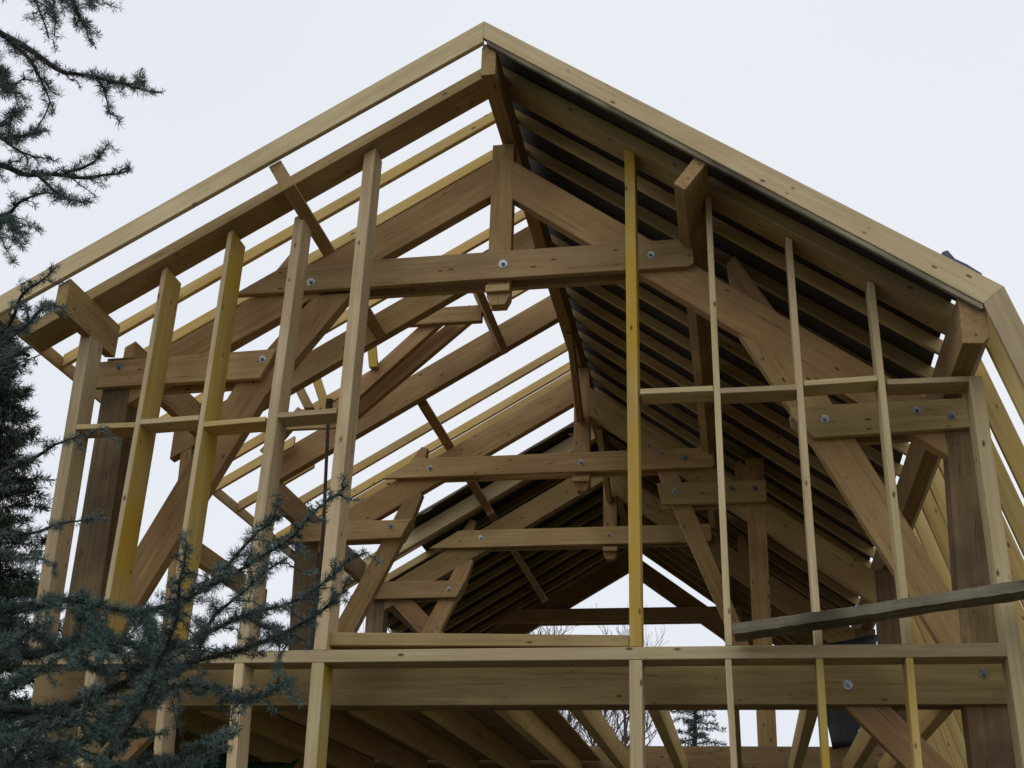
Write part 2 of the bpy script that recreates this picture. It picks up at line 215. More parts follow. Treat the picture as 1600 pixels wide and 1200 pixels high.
CEDAR = [
 (0.014, 1.0, [(-0.647, -6.01, -1.021), (-0.33, -5.893, -1.061), (-0.016, -5.807, -1.127), (0.19, -5.835, -1.121), (0.408, -5.856, -1.153), (0.594, -5.922, -1.111), (0.789, -6.005, -1.037), (0.973, -6.113, -0.939)]),
 (0.014, 1.0, [(-0.64, -5.961, -1.17), (-0.33, -5.833, -1.225), (0.013, -5.73, -1.231), (0.225, -5.746, -1.196), (0.426, -5.764, -1.226), (0.634, -5.813, -1.154), (0.8, -5.878, -1.134), (0.947, -5.972, -1.057)]),
 (0.014, 1.0, [(-0.629, -5.917, -1.318), (-0.33, -5.794, -1.328), (0.046, -5.652, -1.353), (0.277, -5.65, -1.281), (0.458, -5.681, -1.241), (0.637, -5.719, -1.211), (0.786, -5.783, -1.157), (0.909, -5.859, -1.116)]),
 (0.013, 1.0, [(-0.539, -5.939, -1.531), (-0.173, -5.806, -1.556), (0.161, -5.75, -1.474), (0.367, -5.798, -1.377), (0.55, -5.861, -1.329), (0.694, -5.932, -1.371), (0.793, -6.029, -1.385), (0.894, -6.132, -1.37)]),
 (0.012, 1.0, [(-0.452, -5.984, -1.674), (0.067, -5.759, -1.636), (0.28, -5.79, -1.55), (0.405, -5.881, -1.447), (0.506, -5.988, -1.366), (0.596, -6.104, -1.292), (0.67, -6.233, -1.215), (0.734, -6.368, -1.148)]),
 (0.01, 0.9, [(-0.38, -6.051, -1.717), (0.252, -5.826, -1.554), (0.513, -5.891, -1.511), (0.682, -6.011, -1.478), (0.799, -6.153, -1.476)]),
 (0.01, 1.0, [(-0.577, -6.061, -1.101), (-0.168, -5.838, -1.148), (0.059, -5.799, -1.174), (0.243, -5.785, -1.275), (0.42, -5.806, -1.273), (0.579, -5.858, -1.202)]),
 (0.01, 1.0, [(-0.551, -5.963, -1.432), (-0.144, -5.763, -1.447), (0.029, -5.77, -1.432), (0.187, -5.797, -1.391), (0.339, -5.822, -1.424), (0.474, -5.863, -1.445)]),
 (0.01, 1.0, [(-0.32, -6.134, -1.682), (0.059, -5.991, -1.653), (0.22, -6.038, -1.557), (0.339, -6.115, -1.481), (0.472, -6.182, -1.452), (0.548, -6.284, -1.419)]),
 (0.009, 0.35, [(-0.582, -6.145, -0.87), (-0.161, -5.957, -0.852), (0.079, -5.966, -0.8), (0.22, -6.04, -0.78), (0.364, -6.109, -0.778)]),
 (0.009, 0.35, [(-0.581, -6.101, -0.986), (-0.16, -5.914, -0.972), (0.066, -5.915, -0.965), (0.23, -5.968, -0.954), (0.361, -6.033, -0.979)]),
 (0.009, 0.5, [(-0.578, -6.07, -1.073), (-0.136, -5.936, -1.012), (0.112, -5.963, -1.045), (0.271, -6.053, -1.087)]),
 (0.006, 0.5, [(0.413, -5.532, -1.005), (0.526, -5.649, -0.948), (0.651, -5.757, -0.913), (0.714, -5.885, -0.906)]),
 (0.006, 0.6, [(0.374, -5.503, -1.204), (0.484, -5.624, -1.107), (0.636, -5.726, -1.036), (0.77, -5.835, -0.989)]),
 (0.006, 0.6, [(0.53, -5.569, -1.094), (0.643, -5.62, -1.149), (0.694, -5.7, -1.192), (0.747, -5.782, -1.225)]),
 (0.006, 0.6, [(0.357, -5.626, -1.196), (0.379, -5.705, -1.315), (0.361, -5.817, -1.38), (0.399, -5.9, -1.45)]),
 (0.01, 1.0, [(-0.507, -5.896, -1.738), (-0.123, -5.705, -1.692), (0.106, -5.664, -1.613), (0.252, -5.686, -1.518), (0.372, -5.721, -1.484), (0.507, -5.749, -1.484), (0.618, -5.793, -1.463)]),
 (0.01, 1.0, [(-0.499, -6.078, -1.29), (-0.211, -5.957, -1.328), (0.001, -5.931, -1.309), (0.149, -5.949, -1.336), (0.246, -6.011, -1.319), (0.352, -6.07, -1.297)]),
 (0.01, 1.0, [(-0.396, -6.072, -1.613), (-0.075, -5.947, -1.556), (0.117, -5.943, -1.499), (0.234, -5.993, -1.464), (0.367, -6.027, -1.495), (0.485, -6.072, -1.527)]),
 (0.01, 1.0, [(-0.369, -6.246, -1.242), (-0.095, -6.135, -1.277), (0.108, -6.114, -1.261), (0.239, -6.143, -1.283), (0.329, -6.207, -1.278), (0.428, -6.266, -1.279)]),
 (0.008, 1.0, [(-0.386, -6.059, -1.678), (-0.016, -5.902, -1.593), (0.215, -5.878, -1.539), (0.335, -5.924, -1.543), (0.467, -5.964, -1.567)]),
 (0.006, 0.9, [(0.097, -5.679, -1.08), (0.219, -5.743, -1.172), (0.298, -5.841, -1.233), (0.351, -5.955, -1.287)]),
 (0.006, 0.9, [(0.266, -5.583, -1.085), (0.342, -5.678, -1.167), (0.418, -5.77, -1.266), (0.46, -5.888, -1.333)]),
 (0.013, 0.8, [(-0.546, -6.654, 0.343), (-0.235, -6.413, 0.314), (-0.021, -6.304, 0.276), (0.071, -6.282, 0.21), (0.166, -6.27, 0.153), (0.265, -6.276, 0.116), (0.363, -6.287, 0.081), (0.468, -6.292, 0.042)]),
 (0.005, 0.3, [(0.284, -6.305, 0.091), (0.352, -6.298, 0.078), (0.402, -6.308, 0.07), (0.431, -6.342, 0.073)]),
 (0.006, 0.6, [(0.069, -6.387, 0.175), (0.121, -6.353, 0.126), (0.158, -6.328, 0.072), (0.191, -6.294, 0.0)]),
 (0.005, 0.3, [(0.239, -6.238, 0.149), (0.271, -6.249, 0.101), (0.295, -6.246, 0.029)]),
 (0.01, 0.8, [(-0.464, -6.747, 0.34), (-0.105, -6.486, 0.356), (0.043, -6.427, 0.327), (0.125, -6.416, 0.285), (0.166, -6.421, 0.225), (0.199, -6.418, 0.149)]),
 (0.006, 0.6, [(-0.008, -6.384, 0.438), (0.129, -6.357, 0.358), (0.18, -6.385, 0.264), (0.224, -6.416, 0.167)]),
 (0.008, 0.7, [(0.002, -6.414, 0.474), (0.141, -6.342, 0.392), (0.203, -6.326, 0.302), (0.25, -6.341, 0.231), (0.287, -6.358, 0.152)]),
 (0.006, 0.5, [(0.074, -6.345, 0.463), (0.228, -6.353, 0.348), (0.307, -6.409, 0.222)]),
 (0.013, 0.8, [(-0.637, -6.415, -0.006), (-0.295, -6.212, 0.005), (-0.065, -6.125, -0.022), (0.056, -6.132, -0.053), (0.191, -6.135, -0.082), (0.285, -6.171, -0.107), (0.37, -6.218, -0.129)]),
 (0.005, 0.4, [(0.184, -6.209, -0.117), (0.242, -6.219, -0.114), (0.293, -6.238, -0.105), (0.328, -6.262, -0.106)]),
 (0.005, 0.5, [(0.119, -6.243, -0.134), (0.175, -6.217, -0.179), (0.222, -6.214, -0.204), (0.263, -6.217, -0.226)]),
 (0.009, 0.6, [(-0.642, -6.398, -0.033), (-0.217, -6.207, 0.052), (-0.037, -6.186, 0.022), (0.062, -6.208, -0.043), (0.157, -6.242, -0.098)]),
 (0.006, 0.3, [(-0.273, -6.142, 0.104), (-0.071, -6.144, 0.061), (0.052, -6.21, 0.013), (0.16, -6.282, -0.042)]),
 (0.006, 0.3, [(-0.269, -6.156, 0.125), (-0.066, -6.165, 0.093), (0.033, -6.25, 0.045), (0.136, -6.334, -0.001)]),
 (0.009, 0.8, [(-0.657, -6.349, -0.114), (-0.257, -6.085, -0.115), (-0.084, -6.057, -0.123), (0.001, -6.105, -0.126), (0.099, -6.148, -0.127), (0.177, -6.179, -0.164)]),
 (0.008, 0.8, [(-0.237, -6.259, 0.276), (-0.071, -6.237, 0.232), (-0.007, -6.267, 0.148), (0.046, -6.31, 0.069), (0.141, -6.376, 0.052)]),
 (0.008, 0.9, [(-0.303, -6.031, -0.077), (-0.128, -6.042, -0.139), (-0.014, -6.115, -0.184), (0.058, -6.196, -0.264)]),
 (0.01, 0.8, [(-0.615, -6.317, -0.323), (-0.228, -6.019, -0.411), (-0.059, -5.983, -0.441), (0.028, -6.056, -0.391), (0.113, -6.115, -0.373), (0.196, -6.174, -0.361)]),
 (0.007, 0.6, [(-0.148, -5.85, -0.408), (-0.065, -5.923, -0.41), (0.03, -5.989, -0.412), (0.11, -6.065, -0.416), (0.172, -6.136, -0.453)]),
 (0.009, 0.9, [(-0.631, -6.244, -0.464), (-0.223, -5.99, -0.509), (-0.041, -5.995, -0.494), (0.031, -6.048, -0.55), (0.104, -6.12, -0.568)]),
]
TWIG = [[(-0.063, -6.088, -0.608), (0.038, -6.086, -0.597), (0.108, -6.105, -0.591), (0.148, -6.091, -0.565)], [(-0.063, -6.091, -0.601), (0.066, -6.133, -0.596), (0.101, -6.12, -0.571), (0.129, -6.111, -0.551)]]
CONES = [(0.097, -6.118, -0.58), (0.105, -6.116, -0.575), (0.114, -6.11, -0.572), (0.12, -6.105, -0.574), (0.112, -6.099, -0.598), (0.085, -6.109, -0.617)]
CAM = {'loc': [1.7986, -8.5278, -1.8211], 'right': [0.983747, 0.177439, 0.027524], 'up': [0.047929, -0.407204, 0.912079], 'fwd': [-0.173047, 0.895935, 0.40909], 'f': 1892.6}

# ------------------------------------------------------------------ materials
def mat(name):
    m = bpy.data.materials.new(name); m.use_nodes = True
    nt = m.node_tree; b = nt.nodes['Principled BSDF']
    return m, nt, b
def N(nt, t, **kw):
    n = nt.nodes.new(t)
    for k, v in kw.items():
        if k.startswith('i_'):
            n.inputs[k[2:].replace('_', ' ')].default_value = v
        else: setattr(n, k, v)
    return n
def ramp(nt, stops):
    r = nt.nodes.new('ShaderNodeValToRGB'); e = r.color_ramp.elements
    while len(e) < len(stops): e.new(.5)
    for s, (p, c) in zip(e, stops): s.position = p; s.color = (*c, 1)
    return r
def wood(name, dark, mid, lite, knot=(.10, .055, .03), stain=None, stain_amt=0., knots=.5, cracks=0.):
    m, nt, b = mat(name); L = nt.links.new
    at = N(nt, 'ShaderNodeAttribute', attribute_name='grain')
    mp = N(nt, 'ShaderNodeMapping'); mp.inputs['Scale'].default_value = (1.1, 26, 26); L(at.outputs['Vector'], mp.inputs[0])
    nz = N(nt, 'ShaderNodeTexNoise'); nz.inputs['Scale'].default_value = 1.; nz.inputs['Detail'].default_value = 5; nz.inputs['Distortion'].default_value = .6
    L(mp.outputs[0], nz.inputs['Vector'])
    mp2 = N(nt, 'ShaderNodeMapping'); mp2.inputs['Scale'].default_value = (.9, 5., 5.); L(at.outputs['Vector'], mp2.inputs[0])
    n2 = N(nt, 'ShaderNodeTexNoise'); n2.inputs['Scale'].default_value = 1.; n2.inputs['Detail'].default_value = 4; L(mp2.outputs[0], n2.inputs['Vector'])
    mx = N(nt, 'ShaderNodeMath', operation='MULTIPLY_ADD'); mx.inputs[1].default_value = .55
    L(nz.outputs['Fac'], mx.inputs[0])
    ms = N(nt, 'ShaderNodeMath', operation='MULTIPLY'); ms.inputs[1].default_value = .45; L(n2.outputs['Fac'], ms.inputs[0]); L(ms.outputs[0], mx.inputs[2])
    cr = ramp(nt, [(.33, dark), (.5, mid), (.68, lite)]); L(mx.outputs[0], cr.inputs[0])
    col = cr.outputs[0]
    if stain:
        n3 = N(nt, 'ShaderNodeTexNoise'); n3.inputs['Scale'].default_value = 1.6; n3.inputs['Detail'].default_value = 3; L(at.outputs['Vector'], n3.inputs['Vector'])
        r3 = ramp(nt, [(.42, (0, 0, 0)), (.62, (1, 1, 1))]); L(n3.outputs['Fac'], r3.inputs[0])
        mm = N(nt, 'ShaderNodeMath', operation='MULTIPLY'); mm.inputs[1].default_value = stain_amt; L(r3.outputs[0], mm.inputs[0])
        mc = N(nt, 'ShaderNodeMix', data_type='RGBA'); L(mm.outputs[0], mc.inputs['Factor']); L(col, mc.inputs['A']); mc.inputs['B'].default_value = (*stain, 1)
        col = mc.outputs['Result']
    # knots: sparse dark spots with a ring
    mk = N(nt, 'ShaderNodeMapping'); mk.inputs['Scale'].default_value = (4.5, 10.5, 10.5); L(at.outputs['Vector'], mk.inputs[0])
    vo = N(nt, 'ShaderNodeTexVoronoi'); vo.inputs['Scale'].default_value = 1.; L(mk.outputs[0], vo.inputs['Vector'])
    rk = ramp(nt, [(.0, (1, 1, 1)), (.07, (.9, .9, .9)), (.15, (0, 0, 0))]); L(vo.outputs['Distance'], rk.inputs[0])
    sp = N(nt, 'ShaderNodeSeparateColor'); L(vo.outputs['Color'], sp.inputs[0])
    gt = N(nt, 'ShaderNodeMath', operation='LESS_THAN'); gt.inputs[1].default_value = knots; L(sp.outputs[0], gt.inputs[0])
    km = N(nt, 'ShaderNodeMath', operation='MULTIPLY'); L(rk.outputs[0], km.inputs[0]); L(gt.outputs[0], km.inputs[1])
    kc = N(nt, 'ShaderNodeMix', data_type='RGBA'); L(km.outputs[0], kc.inputs['Factor']); L(col, kc.inputs['A']); kc.inputs['B'].default_value = (*knot, 1)
    # per piece tint
    oi = N(nt, 'ShaderNodeObjectInfo'); hv = N(nt, 'ShaderNodeHueSaturation')
    mr = N(nt, 'ShaderNodeMapRange'); mr.inputs['To Min'].default_value = .74; mr.inputs['To Max'].default_value = 1.16
    mh = N(nt, 'ShaderNodeMath', operation='FRACT'); mh2 = N(nt, 'ShaderNodeMath', operation='MULTIPLY'); mh2.inputs[1].default_value = 17.3
    L(oi.outputs['Random'], mh2.inputs[0]); L(mh2.outputs[0], mh.inputs[0])
    mr2 = N(nt, 'ShaderNodeMapRange'); mr2.inputs['To Min'].default_value = .493; mr2.inputs['To Max'].default_value = .508; L(mh.outputs[0], mr2.inputs['Value']); L(mr2.outputs[0], hv.inputs['Hue'])
    L(oi.outputs['Random'], mr.inputs['Value']); L(mr.outputs[0], hv.inputs['Value']); L(kc.outputs['Result'], hv.inputs['Color'])
    out = hv.outputs[0]
    if cracks:
        mq = N(nt, 'ShaderNodeMapping'); mq.inputs['Scale'].default_value = (.55, 16, 16); L(at.outputs['Vector'], mq.inputs[0])
        wn = N(nt, 'ShaderNodeTexNoise'); wn.inputs['Scale'].default_value = 1.; wn.inputs['Detail'].default_value = 2; L(mq.outputs[0], wn.inputs['Vector'])
        rq = ramp(nt, [(.494, (1, 1, 1)), (.5, (1 - cracks,) * 3), (.506, (1, 1, 1))]); L(wn.outputs['Fac'], rq.inputs[0])
        mu = N(nt, 'ShaderNodeMix', data_type='RGBA', blend_type='MULTIPLY'); mu.inputs['Factor'].default_value = 1
        L(out, mu.inputs['A']); L(rq.outputs[0], mu.inputs['B']); out = mu.outputs['Result']
    L(out, b.inputs['Base Color'])
    b.inputs['Roughness'].default_value = .78; b.inputs['Specular IOR Level'].default_value = .25
    bp = N(nt, 'ShaderNodeBump'); bp.inputs['Strength'].default_value = .25; bp.inputs['Distance'].default_value = .004
    L(nz.outputs['Fac'], bp.inputs['Height']); L(bp.outputs[0], b.inputs['Normal'])
    return m
WOOD = {
 'pale':   wood('pale_spruce', (.40, .30, .15), (.53, .42, .235), (.63, .52, .315), stain=(.44, .33, .18), stain_amt=.45, knots=.7, cracks=.25),
 'yellow': wood('yellow_treated_spruce', (.40, .285, .075), (.52, .385, .12), (.58, .46, .18), stain=(.54, .34, .025), stain_amt=.85, knots=.7),
 'ytan':   wood('yellowish_spruce', (.38, .265, .095), (.51, .37, .15), (.59, .455, .21), stain=(.55, .36, .08), stain_amt=.4, knots=.6),
 'tan':    wood('tan_spruce', (.33, .225, .095), (.44, .315, .142), (.53, .395, .195), stain=(.27, .18, .08), stain_amt=.4, knots=.7, cracks=.5),
 'brown':  wood('douglas_fir', (.275, .172, .070), (.38, .248, .108), (.465, .325, .155), stain=(.235, .14, .06), stain_amt=.45, knots=.7, cracks=.5),
 'tie':    wood('tie_beam_fir', (.19, .128, .055), (.27, .188, .085), (.34, .25, .12), stain=(.16, .10, .045), stain_amt=.5, knots=.8, cracks=.5),
 'dark':   wood('weathered_post', (.125, .082, .038), (.195, .134, .065), (.28, .20, .105), stain=(.075, .052, .03), stain_amt=.7, knots=.6, cracks=.6),
 'grey':   wood('weathered_plank', (.11, .092, .056), (.215, .185, .118), (.34, .305, .215), stain=(.065, .055, .036), stain_amt=.9, knots=.6, cracks=.6),
}



def plain(name, c, rough=.7, metal=0., scale=8, var=.25, bump=0.):
    m, nt, b = mat(name); L = nt.links.new
    tc = N(nt, 'ShaderNodeTexCoord'); nz = N(nt, 'ShaderNodeTexNoise'); nz.inputs['Scale'].default_value = scale; nz.inputs['Detail'].default_value = 6
    L(tc.outputs['Object'], nz.inputs['Vector'])
    r = ramp(nt, [(.3, tuple(q * (1 - var) for q in c)), (.7, tuple(min(1, q * (1 + var)) for q in c))]); L(nz.outputs['Fac'], r.inputs[0]); L(r.outputs[0], b.inputs['Base Color'])
    b.inputs['Roughness'].default_value = rough; b.inputs['Metallic'].default_value = metal
    if bump:
        bp = N(nt, 'ShaderNodeBump'); bp.inputs['Strength'].default_value = bump; bp.inputs['Distance'].default_value = .02
        L(nz.outputs['Fac'], bp.inputs['Height']); L(bp.outputs[0], b.inputs['Normal'])
    return m
STEEL = plain('zinc_plated_steel', (.33, .35, .37), .38, .85, 60, .6)
RUST = plain('rusty_steel', (.055, .032, .022), .8, .2, 40, .4)
UNDER = plain('roofing_felt', (.026, .021, .015), .85, 0, 5, .3)
FLAP = plain('felt_flap', (.03, .04, .085), .6, 0, 5, .3, .3)
BLUE = plain('blue_tarpaulin', (.004, .006, .013), .5, 0, 6, .4, .4)
GREEN = plain('green_tarpaulin', (.01, .16, .07), .45, 0, 6, .35, .4)
GROUND = plain('bare_earth', (.075, .062, .042), .95, 0, .6, .35, .5)
BARK = plain('cedar_bark', (.045, .035, .028), .9, 0, 20, .4, .5)
NEEDLE = plain('blue_cedar_needles', (.055, .098, .080), .5, 0, 4.0, .5)
NEEDLE2 = plain('conifer_needles', (.020, .044, .020), .6, 0, 1.5, .45)
TWIGM = plain('bare_twigs', (.10, .08, .065), .9, 0, 4, .3)
SPRUCE = plain('spruce_needles', (.035, .06, .045), .7, 0, 2, .4)

# ------------------------------------------------------------------ objects
def link(name, me, m, parent=None):
    o = bpy.data.objects.new(name, me); COL.objects.link(o); o.parent = parent
    if m: me.materials.append(m)
    return o
def tag(o, label=None, cat=None, kind=None, group=None):
    if label: o['label'] = label
    if cat: o['category'] = cat
    if kind: o['kind'] = kind
    if group: o['group'] = group
    return o
def empty(name, loc=(0, 0, 0)):
    o = bpy.data.objects.new(name, None); COL.objects.link(o); o.location = loc; o.empty_display_size = .2; return o
def grain(me, ax):
    """store grain coordinates: x along the piece, y and z across it, shifted per piece"""
    ax = ax.normalized(); up = Vector((0, 1, 0)) if abs(ax.y) < .8 else Vector((0, 0, 1))
    b = ax.cross(up).normalized(); c = ax.cross(b); off = Vector([random.uniform(-50, 50) for _ in range(3)])
    a = me.attributes.new('grain', 'FLOAT_VECTOR', 'POINT')
    for i, v in enumerate(me.vertices): a.data[i].vector = (v.co.dot(ax) + off.x, v.co.dot(b) + off.y, v.co.dot(c) + off.z)
def solid(name, polys, y0, y1, m, parent=None, bev=.004, axis=None):
    """outline in the x,z plane given depth from y0 to y1"""
    bm = bmesh.new(); n = len(polys)
    f = [bm.verts.new((p[0], y0, p[1])) for p in polys]; g = [bm.verts.new((p[0], y1, p[1])) for p in polys]
    bm.faces.new(f); bm.faces.new(g[::-1])
    for i in range(n): bm.faces.new((f[i], g[i], g[(i + 1) % n], f[(i + 1) % n]))
    bmesh.ops.recalc_face_normals(bm, faces=bm.faces)
    if bev: bmesh.ops.bevel(bm, geom=list(bm.edges), offset=bev, segments=1, affect='EDGES', profile=.5)
    me = bpy.data.meshes.new(name); bm.to_mesh(me); bm.free()
    if axis is None:
        best = 0; axis = Vector((0, 1, 0))
        for i in range(n):
            for j in range(i):
                d = Vector((polys[i][0] - polys[j][0], 0, polys[i][1] - polys[j][1]))
                if d.length > best: best = d.length; dd = d
        # use the longest edge rather than the diagonal
        e = max(((Vector((polys[(i + 1) % n][0] - polys[i][0], 0, polys[(i + 1) % n][1] - polys[i][1]))) for i in range(n)), key=lambda v: v.length)
        axis = e if e.length > (y1 - y0) else Vector((0, 1, 0))
    grain(me, axis)
    return link(name, me, m, parent)
def duo(o):
    # sawn front left bare, the other faces dipped in yellow preservative
    o.data.materials.append(WOOD['pale'])
    for p in o.data.polygons:
        if p.normal.y < -.7: p.material_index = 1
def beam(name, p, q, w, h, m, parent=None, bev=.004):
    p, q = Vector(p), Vector(q); ax = (q - p).normalized(); s = ax.cross(Vector((0, 0, 1))).normalized() * w / 2; u = s.cross(ax).normalized() * h / 2
    bm = bmesh.new(); v = [bm.verts.new(c + a * s + b * u) for c in (p, q) for a, b in ((-1, -1), (1, -1), (1, 1), (-1, 1))]
    for f in ((0, 1, 2, 3), (4, 5, 6, 7), (0, 1, 5, 4), (1, 2, 6, 5), (2, 3, 7, 6), (3, 0, 4, 7)): bm.faces.new([v[i] for i in f])
    bmesh.ops.recalc_face_normals(bm, faces=bm.faces)
    if bev: bmesh.ops.bevel(bm, geom=list(bm.edges), offset=bev, segments=1, affect='EDGES')
    me = bpy.data.meshes.new(name); bm.to_mesh(me); bm.free(); grain(me, ax)
    return link(name, me, m, parent)

# ------------------------------------------------------------------ the house frame
house = tag(empty('timber_frame_house', (0, 0, -3.25)), 'unfinished timber frame house with bare rafters, gable studs and braced roof trusses', 'house frame')
def hp(o):   # keep world place while parented to the house
    o.parent = house; o.matrix_parent_inverse = house.matrix_basis.inverted() if False else Matrix.Translation((0, 0, 3.25)); return o
carriers = []
for i, (nm, wd, y0, y1, poly) in enumerate(MEMBERS):
    o = hp(solid(nm, poly, y0, y1, WOOD['yellow' if wd == 'duo' else wd], None))
    if wd == 'duo': duo(o)
    if i in LABELS: o['label'] = LABELS[i]
    carriers.append((o, nm, y0, poly))
for nm, wd, p, q, w, h in OBLIQUE: hp(beam(nm, p, q, w, h, WOOD[wd]))
def inside(x, z, poly):
    c = False; n = len(poly)
    for i in range(n):
        (a, b), (d, e) = poly[i], poly[i - 1]
        if (b > z) != (e > z) and x < (d - a) * (z - b) / (e - b) + a: c = not c
    return c
# bolts: washer and hexagon head, joined, each on the timber that carries it
bm = bmesh.new()
def disc(bm, r0, r1, y0, y1, n):
    a = [bm.verts.new((r0 * math.cos(2 * math.pi * i / n), y0, r0 * math.sin(2 * math.pi * i / n))) for i in range(n)]
    b = [bm.verts.new((r1 * math.cos(2 * math.pi * i / n), y1, r1 * math.sin(2 * math.pi * i / n))) for i in range(n)]
    bm.faces.new(b)
    for i in range(n): bm.faces.new((a[i], a[(i + 1) % n], b[(i + 1) % n], b[i]))
disc(bm, .036, .036, 0, -.004, 24); disc(bm, .021, .019, -.004, -.019, 6); disc(bm, .0105, .010, -.019, -.034, 12)
bmesh.ops.recalc_face_normals(bm, faces=bm.faces)
bolt_me = bpy.data.meshes.new('bolt'); bm.to_mesh(bolt_me); bm.free(); bolt_me.materials.append(STEEL)
for y, x, z in BOLTS:
    host = None
    for o, nm, y0, poly in carriers:
        if abs(y0 - y) < .03 and inside(x, z, poly): host = o
    b = bpy.data.objects.new('bolt', bolt_me); COL.objects.link(b); b.rotation_euler = (random.uniform(-.05, .05), random.uniform(0, 1), random.uniform(-.05, .05)); b.scale = (random.uniform(.88, 1.08),) * 3
    if host:
        b.parent = host; b.matrix_parent_inverse = Matrix.Identity(4); b.location = (x, y - .0005, z)
    else:
        hp(b); b.location = (x, y - .0005, z)

# pegs poking out of the king posts
for y, x, z in ((.54, -.19, 4.50), (.55, -.19, 4.16), (5.44, -.10, 3.93), (5.46, -.10, 3.83)):
    hp(beam('peg', (x - .06, y, z), (x + .02, y, z), .022, .022, WOOD['dark'], bev=.003))

# roof covering laid over the rafters
XR, ZP, SL, SR, H = -.093, 5.07, .587, -.748, .125
def sheet(name, pts, th, m, nx=1, ny=1, sag=0., label=None):
    """quad sheet a,b,c,d with thickness, sagging slightly between its rafters"""
    a, b, c, d = [Vector(p) for p in pts]; V = []; F = []
    for k in (0, 1):
        for j in range(ny + 1):
            for i in range(nx + 1):
                s, t = i / nx, j / ny; p = (a * (1 - s) + b * s) * (1 - t) + (d * (1 - s) + c * s) * t
                p.z += th * k + .012 * sag * noise.noise(p * 2.1) + (.006 * sag * noise.noise(p * 7))
                V.append(p)
    o = (nx + 1) * (ny + 1); idx = lambda i, j, k: k * o + j * (nx + 1) + i
    for j in range(ny):
        for i in range(nx):
            F.append((idx(i, j, 0), idx(i, j + 1, 0), idx(i + 1, j + 1, 0), idx(i + 1, j, 0))); F.append((idx(i, j, 1), idx(i + 1, j, 1), idx(i + 1, j + 1, 1), idx(i, j + 1, 1)))
    for i in range(nx):
        for j in (0, ny): F.append((idx(i, j, 0), idx(i + 1, j, 0), idx(i + 1, j, 1), idx(i, j, 1)))
    for j in range(ny):
        for i in (0, nx): F.append((idx(i, j, 0), idx(i, j, 1), idx(i, j + 1, 1), idx(i, j + 1, 0)))
    me = bpy.data.meshes.new(name); me.from_pydata(V, [], F); me.update()
    for p in me.polygons: p.use_smooth = True
    ob = hp(link(name, me, m)); 
    if label: ob['label'] = label
    return ob
zt = lambda X, s: ZP + s * (X - XR) + H
sheet('roof_underlay', [(-.08, -.452, zt(-.08, SR) + .017), (3.49, -.452, zt(3.49, SR) + .017), (3.49, 15.05, zt(3.49, SR) + .017), (-.08, 15.05, zt(-.08, SR) + .017)], .004, UNDER, 16, 60, 1., 'black roofing felt over the whole right slope')
sheet('roof_underlay', [(-4.12, 9.4, zt(-4.12, SL) + .010), (-2.9, 9.4, zt(-2.9, SL) + .010), (-2.9, 15.05, zt(-2.9, SL) + .010), (-4.12, 15.05, zt(-4.12, SL) + .010)], .004, UNDER, 6, 20, 1., 'lowest strip of black felt on the far left slope')
sheet('roof_underlay', [(-2.95, 8.0, zt(-2.95, SL) + .014), (-.10, 8.0, zt(-.10, SL) + .014), (-.10, 15.05, zt(-.10, SL) + .014), (-2.95, 15.05, zt(-2.95, SL) + .014)], .004, UNDER, 16, 24, 1., 'black roofing felt on the far part of the left slope')
# flap of felt standing up over the barge
fl = []
V = []; F = []
prof = [(3.40, 2.80, 0), (3.44, 2.855, .06), (3.475, 2.865, .085), (3.52, 2.79, .045), (3.60, 2.735, .045), (3.66, 2.68, .04), (3.69, 2.655, .0)]
for j, yy in enumerate((-.40, -.28, -.12)):
    for i, (X, z, e) in enumerate(prof): V.append((X, yy, z if j == 1 else ZP + SR * (X - XR) + H + .02))
for j in range(2):
    for i in range(len(prof) - 1): a = j * len(prof) + i; F.append((a, a + 1, a + 1 + len(prof), a + len(prof)))
me = bpy.data.meshes.new('felt_flap'); me.from_pydata(V, [], F); me.update(); o = hp(link('felt_flap', me, FLAP)); sm = o.modifiers.new('t', 'SOLIDIFY'); sm.thickness = .006
o['label'] = 'loose dark blue flap of felt sticking up above the right roof edge'
# battens closing the front edge of the far left roof covering
hp(beam('edge_batten', (-.12, 7.98, zt(-.12, SL) + .035), (-2.97, 7.98, zt(-2.97, SL) + .035), .05, .035, WOOD['grey']))

# ------------------------------------------------------------------ loose things
plank = hp(beam('scaffold_plank', (1.775, -.17, .045), (4.35, -.33, .375), .24, .072, WOOD['grey'], bev=.003))
bm = bmesh.new(); bm.from_mesh(plank.data); ax = Vector((2.575, -.16, .33)).normalized()
long_edges = [e for e in bm.edges if abs((e.verts[1].co - e.verts[0].co).normalized().dot(ax)) > .99]
bmesh.ops.subdivide_edges(bm, edges=long_edges, cuts=70)
for v in bm.verts:
    v.co += Vector((0, 1, 1)) * (.006 * noise.noise(v.co * 9) + .004 * noise.noise(v.co * 31)) + Vector((0, 0, .008 * noise.noise(v.co * 1.7)))
bm.to_mesh(plank.data); bm.free()
plank.parent = None; plank.matrix_parent_inverse = Matrix.Identity(4)
tag(plank, 'grey weathered scaffold board lying sloped across the right end of the gable wall plate', 'plank')
V = []; F = []; n = 10
me = bpy.data.meshes.new('steel_prop'); bm = bmesh.new()
